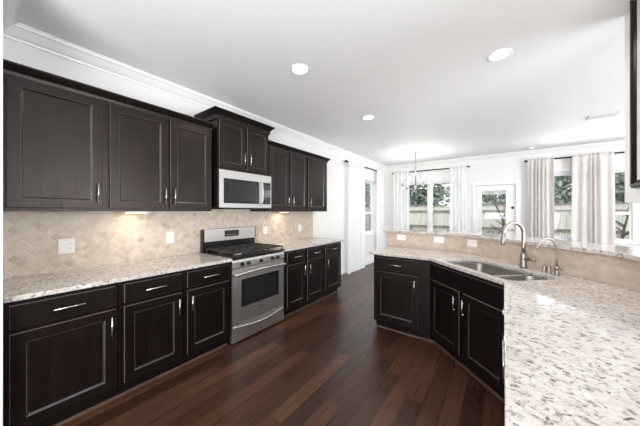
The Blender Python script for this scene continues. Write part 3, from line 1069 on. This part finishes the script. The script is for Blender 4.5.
# ------------------------------------------------------------------ outlets and switches
def plate(label, loc, rotz, wd, ht, kind, gangs=1, name='wall_outlet', cat='outlet'):
    t = thing(name, label, cat, loc, rotz)
    MB().box(-wd / 2, wd / 2, -.006, -.0004, -ht / 2, ht / 2, None, .002).build('cover_plate', 'plate', t)
    for g in range(gangs):
        if wd > ht:
            cx = 0
            for s in (-1, 1):
                m_ = MB(); m_.box(s * .02 - .014, s * .02 + .014, -.0085, -.0061, -.017, .017, None, .001)
                ob = m_.build('socket', 'plate', t)
                m_ = MB(); m_.box(s * .02 - .006, s * .02 + .006, -.0091, -.0086, -.008, -.005).box(s * .02 - .006, s * .02 + .006, -.0091, -.0086, .005, .008)
                m_.build('slots', 'slot', ob)
        else:
            cx = (g - (gangs - 1) / 2) * .046
            if kind == 'switch' or (kind == 'mixed' and g == 0):
                m_ = MB(); m_.box(cx - .016, cx + .016, -.0085, -.0061, -.033, .033, None, .001); m_.build('rocker', 'plate', t)
            else:
                for s in (-1, 1):
                    m_ = MB(); m_.box(cx - .017, cx + .017, -.0085, -.0061, s * .02 - .014, s * .02 + .014, None, .001)
                    ob = m_.build('socket', 'plate', t)
                    m_ = MB(); m_.box(cx - .008, cx - .005, -.0091, -.0086, s * .02 - .006, s * .02 + .006).box(cx + .005, cx + .008, -.0091, -.0086, s * .02 - .006, s * .02 + .006)
                    m_.build('slots', 'slot', ob)
    return t
XW = XL + .0115
plate('white two-gang switch and outlet plate on the tiled backsplash, at far left', (XW, .425, 1.113), H90, .098, .120, 'mixed', 2)
plate('white single outlet plate on the tile below the light pool, left of the range', (XW, 1.218, 1.117), H90, .078, .120, 'outlet')
plate('white outlet plate on the tile just right of the range', (XW, 2.55, 1.115), H90, .078, .120, 'outlet')
plate('white switch plate on the tile near the far end of the right counter', (XW, 3.34, 1.110), H90, .078, .120, 'switch', name='light_switch', cat='switch')
plate('white horizontal outlet at the free end of the bar backsplash', (-1.125, 3.4195, 1.045), 0, .120, .078, 'outlet')
plate('white horizontal outlet midway along the bar backsplash, between two others', (-.655, 3.4195, 1.045), 0, .120, .078, 'outlet')
# third one sits on the curve left of the faucet
def on_bar(u, z):
    k = (u - 320) / F_PX
    c_, s_ = math.cos(yaw), math.sin(yaw)
    dirv = Vector((c_ * k - s_, s_ * k + c_))
    best = None
    for i in range(len(bar_path) - 1):
        a, b = bar_path[i], bar_path[i + 1]
        e_ = b - a
        den = dirv.x * e_.y - dirv.y * e_.x
        if abs(den) < 1e-9: continue
        s1 = (a.x * e_.y - a.y * e_.x) / den
        q = (a.x * dirv.y - a.y * dirv.x) / den
        if s1 > 0 and -1e-6 <= q <= 1 + 1e-6:
            if best is None or s1 < best[0]:
                best = (s1, a + e_ * q, math.atan2(e_.y, e_.x))
    return best
hit = on_bar(472.5, 1.04)
nrm = Vector((math.sin(hit[2]), -math.cos(hit[2])))
pp = hit[1] + nrm * .0018
plate('white outlet on the bar backsplash just left of the tall faucet', (pp.x, pp.y, 1.035), hit[2], .116, .078, 'outlet')

# under-cabinet lights
for (yy, lab) in ((.86, 'small warm light under the wall cabinet left of the microwave'), (2.80, 'small warm light under the wall cabinet right of the microwave')):
    t = thing('under_cabinet_light', lab, 'light', (-2.74, yy, 1.3995))
    MB().box(-.03, .03, -.09, .09, -.016, -.0003, None, .003).build('housing', 'plate', t)
    MB().box(-.022, .022, -.078, .078, -.0185, -.0163).build('lens', 'warm_lens', t)
    l = area('lamp_glow', (0, 0, -.022), (0, 0, 0), .16, .04, .9, (1.0, .84, .62))
    l.parent = t
tag(MB().box(-.014, 0, -.03, .03, -.03, .03, None, .004).build('wall_sensor', 'plate', None, None, (XL + .0145, 3.80, 1.375)),
    'small white box on the bare wall beside the end of the upper cabinets', 'sensor')

# ------------------------------------------------------------------ ceiling fixtures
def downlight(x, y, label, power=7):
    t = thing('recessed_downlight', label, 'ceiling light', (x, y, ZC))
    MB().lathe([(.092, -.0005), (.092, -.006), (.074, -.010), (.070, -.004), (.070, -.0005)], (0, 0, 0), None, 28).build('trim_ring', 'white', t)
    MB().lathe([(.002, -.0055), (.069, -.0055), (.069, -.0035), (.002, -.0035)], (0, 0, 0), None, 28).build('lens', 'lens', t)
    l = area('lamp_glow', (0, 0, -.015), (0, 0, 0), .14, .14, power, (1.0, .96, .90), 'DISK', 2.6)
    l.parent = t
    return t
downlight(-1.575, 1.82, 'round recessed ceiling light over the aisle, the large one left of centre')
downlight(-.03, 2.68, 'round recessed ceiling light above the sink corner, rightmost of the three')
downlight(-1.58, 3.33, 'round recessed ceiling light farthest back, near the breakfast nook')

# air vent
t = thing('ceiling_vent', 'white rectangular air vent in the ceiling at upper right', 'vent', (1.13, 5.22, ZC), 0)
mb = MB()
a, b = .15, .085
mb.box(-a, a, -b, -b + .025, -.012, -.0004).box(-a, a, b - .025, b, -.012, -.0004).box(-a, -a + .025, -b + .025, b - .025, -.012, -.0004).box(a - .025, a, -b + .025, b - .025, -.012, -.0004)
mb.build('frame', 'vent_paint', t)
mb = MB()
for k in range(6):
    y_ = -b + .032 + k * .0185
    mb._faces([(-a + .026, y_, -.004), (a - .026, y_, -.004), (a - .026, y_ + .010, -.016), (-a + .026, y_ + .010, -.016),
               (-a + .026, y_ + .002, -.003), (a - .026, y_ + .002, -.003), (a - .026, y_ + .012, -.015), (-a + .026, y_ + .012, -.015)],
              [(0, 1, 2, 3), (7, 6, 5, 4), (0, 4, 5, 1), (1, 5, 6, 2), (2, 6, 7, 3), (3, 7, 4, 0)])
mb.build('louvres', 'vent_paint', t)
mb = MB(); mb.box(-a + .026, a - .026, -b + .026, b - .026, -.0025, -.0004); mb.build('duct_face', 'slot', t)

o = MB().lathe([(.062, -.0005), (.062, -.010), (.055, -.030), (.030, -.038), (.002, -.038)], (0, 0, 0), None, 24).build('smoke_detector', 'plate', None, None, (.46, 6.95, ZC))
tag(o, 'round white smoke detector on the ceiling near the far wall', 'smoke detector')

# chandelier
ch = thing('chandelier', 'nickel candle-style chandelier hanging before the double window', 'chandelier', (-1.62, 5.90, ZC), yaw)
MB().lathe([(.065, -.0005), (.065, -.012), (.05, -.024), (.012, -.030)], (0, 0, 0), None, 24).build('canopy', 'chrome', ch)
MB().tube([(0, 0, -.028), (0, 0, -.80)], .0125, None, 12).build('stem', 'chrome', ch)
MB().lathe([(.012, -.775), (.026, -.785), (.026, -.855), (.010, -.870), (.004, -.885)], (0, 0, 0), None, 16).build('hub', 'chrome', ch)
for k in range(4):
    a = k * PI / 2 + .12
    ca, sa = math.cos(a), math.sin(a)
    L = .325
    mb = MB()
    mb.tube([(ca * .02, sa * .02, -.835), (ca * (L - .02), sa * (L - .02), -.835), (ca * (L - .004), sa * (L - .004), -.828), (ca * L, sa * L, -.81), (ca * L, sa * L, -.735)], .010, None, 8)
    mb.lathe([(.006, -.742), (.024, -.738), (.026, -.730), (.010, -.728)], (ca * L, sa * L, 0), None, 14)
    arm = mb.build('arm', 'chrome', ch)
    MB().lathe([(.010, -.728), (.0115, -.726), (.0115, -.640), (.004, -.638)], (ca * L, sa * L, 0), None, 12).build('candle_sleeve', 'white', arm)
    MB().lathe([(.006, -.6378), (.012, -.628), (.020, -.600), (.017, -.570), (.007, -.540), (.001, -.528)], (ca * L, sa * L, 0), None, 12).build('bulb', 'bulb', arm)
    pl = bpy.data.lights.new('bulb_glow', 'POINT')
    pl.energy = 3.2; pl.color = (1.0, .96, .90); pl.shadow_soft_size = .03
    po = bpy.data.objects.new('bulb_glow', pl)
    COL.objects.link(po)
    po.location = (ca * L, sa * L, -.49)
    po.parent = arm

# ------------------------------------------------------------------ curtain rods and curtains
ZR = 2.525
def rod(label, p0, p1, wall_dir):
    """p0, p1 ends in xy; wall_dir: unit vector to the wall"""
    p0, p1 = Vector(p0), Vector(p1)
    c = (p0 + p1) / 2
    t = thing('curtain_rod', label, 'curtain rod', (c.x, c.y, ZR))
    a, b = p0 - c, p1 - c
    d = (b - a).normalized()
    MB().tube([(a.x, a.y, 0), (b.x, b.y, 0)], .0155, None, 12).build('rod', 'bronze', t)
    for q, s in ((a, -1), (b, 1)):
        mb = MB()
        pts = [q + d * s * k for k in (0.001, .008, .016, .026, .036, .041)]
        mb.tube([(p.x, p.y, 0) for p in pts], [.014, .016, .026, .029, .020, .008], None, 14)
        mb.build('finial', 'bronze', t)
        q2 = q - d * s * .05
        w2 = q2 + Vector(wall_dir) * .0795
        mb = MB(); mb.tube([(q2.x, q2.y, 0), (w2.x, w2.y, 0)], .008, None, 8)
        mb.build('bracket', 'bronze', t)
rod('dark curtain rod over the side window, above two white sheers', (XL + .08, 4.86), (XL + .08, 6.86), (-1, 0))
rod('dark curtain rod over the double window behind the chandelier', (-2.62, YF - .08), (-.72, YF - .08), (0, 1))
rod('dark curtain rod over the far right windows, holding beige curtains', (.42, YF - .08), (3.0, YF - .08), (0, 1))

def curtain(label, p0, p1, folds, amp, mat, zb=.012, seed=0, head=.028, cluster=None, taper=0.0, name='curtain', side=(0, 0)):
    rnd = random.Random(seed)
    p0, p1 = Vector(p0), Vector(p1)
    d = (p1 - p0)
    L = d.length
    d.normalize()
    nrm = Vector((-d.y, d.x))
    NU, NV = max(90, folds * 14), 26
    ph = [rnd.uniform(0, 6.28) for _ in range(6)]
    def warp(s):
        if cluster:                                     # folds bunch around the given positions
            v = s
            for c, wd, k in cluster:
                v += k * math.tanh((s - c) / wd)
            return v
        return s + .03 * math.sin(5 * s + ph[0]) + .018 * math.sin(13 * s + ph[1])
    bm = bmesh.new()
    grid = []
    for j in range(NV + 1):
        v = j / NV                                      # 0 at the top
        z = (ZR + head) + (zb - ZR - head) * v
        dz = z - ZR
        row = []
        near_rod = math.exp(-(dz / .035) ** 2)
        for i in range(NU + 1):
            s = i / NU
            A = amp * (.45 + .55 * min(1, max(0, (ZR - z)) / .35)) * (1 + .25 * math.sin(9 * s + ph[2]))
            w_ = math.sin(2 * PI * folds * warp(s) + ph[3] + .35 * math.sin(2.2 * v + ph[4] + 4 * s))
            w_ = math.copysign(abs(w_) ** .8, w_)
            off = A * w_ + .006 * math.sin(17 * s + 3 * v + ph[5])
            # rod pocket: cloth passes in front of the rod
            off = off * (1 - .55 * near_rod)
            if abs(dz) < .05: off = off - .0
            spread = 1 + taper * v
            x = (s - .5) * L * spread + L / 2 + side[0] * v * (1 - s) + side[1] * v * s
            zz_ = z + (.010 * math.sin(2 * PI * folds * 1.7 * s + ph[1]) if j == 0 else 0)
            q = p0 + d * x + nrm * off
            row.append(bm.verts.new((q.x, q.y, zz_)))
        grid.append(row)
    for j in range(NV):
        for i in range(NU):
            f = bm.faces.new((grid[j][i], grid[j][i + 1], grid[j + 1][i + 1], grid[j + 1][i]))
            f.smooth = True
    c = (p0 + p1) / 2
    bm.transform(Matrix.Translation((-c.x, -c.y, 0)))
    mb = MB(); mb.bm.free(); mb.bm = bm
    o = mb.build(name, mat, None, None, (c.x, c.y, 0))
    if mat == 'linen':
        so = o.modifiers.new('cloth_thickness', 'SOLIDIFY')
        so.thickness = .002
        so.offset = 0
    return tag(o, label, 'curtain')
xs_ = XL + .125
curtain('white sheer curtain reaching the floor left of the side window', (xs_, 5.66), (xs_, 4.86), 6, .024, 'sheer', seed=1, side=(0, .05))
curtain('white sheer curtain in the room corner, right of the side window', (xs_, 6.86), (xs_, 6.44), 4, .024, 'sheer', seed=2)
yc_ = YF - .125
curtain('white sheer curtain in the room corner, left of the double window', (-2.61, yc_), (-2.14, yc_), 5, .022, 'sheer', seed=3)
curtain('white sheer curtain between the double window and the glazed door', (-1.13, yc_), (-.74, yc_), 5, .022, 'sheer', seed=4)
curtain('narrow beige curtain panel with deep folds, right of the glazed door', (.43, yc_), (.86, yc_), 4, .030, 'linen', seed=5, cluster=[(.36, .10, .12), (.60, .08, .08)])
curtain('wide beige curtain panel between the two right windows', (1.13, yc_), (1.71, yc_), 4, .030, 'linen', seed=6, cluster=[(.52, .09, .18)], side=(-.03, .02))

# ------------------------------------------------------------------ framed panel on the hanging wall at right
fp = thing('framed_panel', 'dark brown frame with pale glossy pane on the hanging white wall at the right edge', 'frame', (HX0, (HY0 + HY1) / 2, 1.545), -H90)
wd = 0.60
ht = 1.212
mb = MB()
def fr(i, y): return [(-wd / 2 + i, y, i), (wd / 2 - i, y, i), (wd / 2 - i, y, ht - i), (-wd / 2 + i, y, ht - i)]
rings = [fr(0, -.0005), fr(0, -.016), fr(.012, -.028), (fr(.026, -.026)), fr(.034, -.018), fr(.046, -.010), fr(.046, -.0005)]
for k in range(len(rings)):
    A_, B_ = rings[k], rings[(k + 1) % len(rings)]
    mb._faces([*A_, *B_], [(i, (i + 1) % 4, 4 + (i + 1) % 4, 4 + i) for i in range(4)])
bmesh.ops.remove_doubles(mb.bm, verts=mb.bm.verts, dist=1e-5)
mb.build('frame', 'espresso', fp)
MB().box(-wd / 2 + .047, wd / 2 - .047, -.008, -.0008, .047, ht - .047).build('pane', 'plate', fp)

# ------------------------------------------------------------------ outside: ground, fences, planting
GZ = -.15
struct(MB().box(-16, 16, YF + TH + .01, 22, GZ - .1, GZ).box(-16, XL - TH - .01, -4, YF + TH + .01, GZ - .1, GZ).build('ground', 'grass'))
def fence(label, p0, p1, h, mat, nposts, bw=.14):
    p0, p1 = Vector(p0), Vector(p1)
    L = (p1 - p0).length
    ang = math.atan2(p1.y - p0.y, p1.x - p0.x)
    t = thing('board_fence', label, 'fence', (p0.x, p0.y, GZ), ang)
    n = int(L / bw)
    per = max(1, n // (nposts - 1))
    for b in range(nposts - 1):
        mb = MB()
        for k in range(b * per, (b + 1) * per if b < nposts - 2 else n):
            hh = h + .012 * math.sin(k * 2.3)
            mb.box(k * bw + .003, (k + 1) * bw - .003, 0, .018, .03, hh)
        mb.build('board_panel', mat, t)
    for z in (.35, h * .55, h - .20):
        MB().box(0, L, -.04, -.0005, z - .045, z + .045).build('rail', 'fence_rail', t)
    MB().box(0, L, -.05, .05, h + .014, h + .05).build('cap_board', 'fence_rail', t)
    for k in range(nposts):
        x = min(L - .1, k * per * bw)
        MB().box(x, x + .09, -.131, -.0405, .0, h).build('post', 'fence_rail', t)
fence('pale board fence with dark rails across the yard behind the house', (-4.75, 10.6), (9.65, 10.6), 1.76, 'fence', 7)
fence('grey board fence seen through the side window', (-4.9, 10.72), (-4.9, 2.3), 1.72, 'fence_grey', 5)

def foliage(name, mat, parent, blobs, n, size, seed):
    rnd = random.Random(seed)
    bm = bmesh.new()
    for _ in range(n):
        c, r = rnd.choice(blobs)
        th, u = rnd.uniform(0, 2 * PI), rnd.uniform(-1, 1)
        rr = r * rnd.uniform(.55, 1.0)
        q = math.sqrt(1 - u * u)
        p = Vector((c[0] + rr * q * math.cos(th), c[1] + rr * q * math.sin(th), c[2] + rr * u * .9))
        a = Vector((rnd.gauss(0, 1), rnd.gauss(0, 1), rnd.gauss(0, .8))).normalized()
        b = a.orthogonal().normalized()
        b.rotate(Matrix.Rotation(rnd.uniform(0, 6.28), 3, a))
        s = size * rnd.uniform(.7, 1.4)
        nr = a.cross(b)
        v = [bm.verts.new(p + w) for w in (a * s, b * s * .45 + nr * s * .12, -a * s, -b * s * .45 + nr * s * .12)]
        bm.faces.new((v[0], v[1], v[2])); bm.faces.new((v[0], v[2], v[3]))
    mb = MB(); mb.bm.free(); mb.bm = bm
    return mb.build(name, mat, parent)
def tree(label, x, y, h, crown_r, mat, seed, n=2600, name='leafy_tree', cz=None):
    rnd = random.Random(seed)
    t = thing(name, label, 'tree', (x, y, GZ))
    mb = MB()
    lean = rnd.uniform(-.15, .15)
    mb.tube([(0, 0, 0), (lean * .3, 0, h * .25), (lean, .05, h * .55), (lean * 1.2, 0, h * .85)], [.12, .10, .07, .02], None, 9)
    for k in range(5):
        a = rnd.uniform(0, 6.28); z = h * rnd.uniform(.3, .65)
        mb.tube([(lean * .6, 0, z), (math.cos(a) * crown_r * .4, math.sin(a) * crown_r * .4, z + h * .12), (math.cos(a) * crown_r * .75, math.sin(a) * crown_r * .75, z + h * .2)], [.05, .03, .01], None, 7)
    mb.build('trunk', 'bark', t)
    cz = cz or h * .56
    blobs = [((rnd.uniform(-.6, .6) * crown_r, rnd.uniform(-.5, .5) * crown_r, cz + rnd.uniform(-.75, .75) * (h - cz)), crown_r * rnd.uniform(.4, .62)) for _ in range(16)]
    foliage('crown', mat, t, blobs, n, .11, seed)
T = [
    (-3.05, 12.45, 4.3, 'leaf', 'grey-green tree behind the pale fence, filling the top of the double window'),
    (.25, 12.45, 4.1, 'leaf', 'grey-green tree behind the pale fence, at the top of the glazed door'),
    (3.55, 12.45, 4.3, 'leaf', 'leafy tree behind the pale fence, at the right edge of the wide beige curtain'),
    (-4.7, 15.9, 5.0, 'leaf', 'grey-green tree in the back row, left of the double window view'),
    (-1.4, 15.9, 4.8, 'leaf', 'grey-green tree in the back row, hidden mostly by the sheer beside the glazed door'),
    (1.9, 15.9, 5.0, 'leaf', 'leafy tree in the back row, in the gap between the two beige curtains'),
    (5.2, 15.9, 5.0, 'leaf', 'leafy tree in the back row at the far right of the yard'),
    (-6.75, 13.3, 4.6, 'leaf_dark', 'dark blue-green tree beyond the grey fence, seen through the side window'),
    (-6.75, 9.9, 4.4, 'leaf_dark', 'dark leafy tree beyond the grey fence, nearer the house'),
]
for i, (x, y, h, m_, lab) in enumerate(T):
    tree(lab, x, y, h, 1.36, m_, 20 + i, 4200)

def shrub(label, x, y, h, r, mat, seed, n=420, size=.06, name='shrub'):
    rnd = random.Random(seed)
    t = thing(name, label, 'shrub', (x, y, GZ))
    mb = MB()
    for k in range(5):
        a = rnd.uniform(0, 6.28)
        mb.tube([(0, 0, 0), (math.cos(a) * r * .3, math.sin(a) * r * .3, h * .5), (math.cos(a) * r * .5, math.sin(a) * r * .5, h * .85)], [.018, .012, .005], None, 6)
    mb.build('stems', 'bark', t)
    blobs = [((rnd.uniform(-.5, .5) * r, rnd.uniform(-.5, .5) * r, h * rnd.uniform(.45, .85)), r * .55) for _ in range(6)]
    foliage('leaves', mat, t, blobs, n, size, seed)
shrub('bright green shrub at the bottom of the window between the beige curtains', 1.30, 9.2, 1.05, .30, 'leaf_bright', 61)
shrub('bright green shrub outside at the right edge of the view', 2.62, 8.75, 1.38, .26, 'leaf_bright', 62)
shrub('dark low plant outside the glazed door', -.35, 9.4, .92, .42, 'leaf_dark', 63)
shrub('small dark shrub in the lower left of the double window', -3.05, 9.6, 1.15, .28, 'leaf_dark', 64)
shrub('blue-green shrub in the lower right of the double window', -1.55, 9.4, 1.05, .26, 'leaf_dark', 65)

def bare_tree(label, x, y, h, seed, lean):
    rnd = random.Random(seed)
    t = thing('bare_tree', label, 'tree', (x, y, GZ))
    mb = MB()
    mb.tube([(0, 0, 0), (lean * .2, 0, h * .3), (lean * .5, 0, h * .55), (lean * 1.3, 0, h * .8), (lean * 1.5, 0, h)], [.045, .04, .03, .02, .008], None, 8)
    mb.build('trunk', 'bark', t)
    for k in range(7):
        f = rnd.uniform(.3, .85)
        s = rnd.choice((-1, 1))
        bx0 = lean * (f * 1.2 - .1)
        mb = MB()
        mb.tube([(bx0, 0, h * f), (bx0 + s * .18, rnd.uniform(-.1, .1), h * f + .16), (bx0 + s * rnd.uniform(.3, .5), rnd.uniform(-.2, .2), h * f + rnd.uniform(.2, .4))], [.016, .010, .004], None, 6)
        mb.build('branch', 'bark', t)
bare_tree('young bare tree with curved trunk seen through the glazed door', .12, 9.7, 2.35, 71, -.28)
bare_tree('grey bare tree seen right of the wide beige curtain', 2.50, 10.1, 1.75, 72, .10)
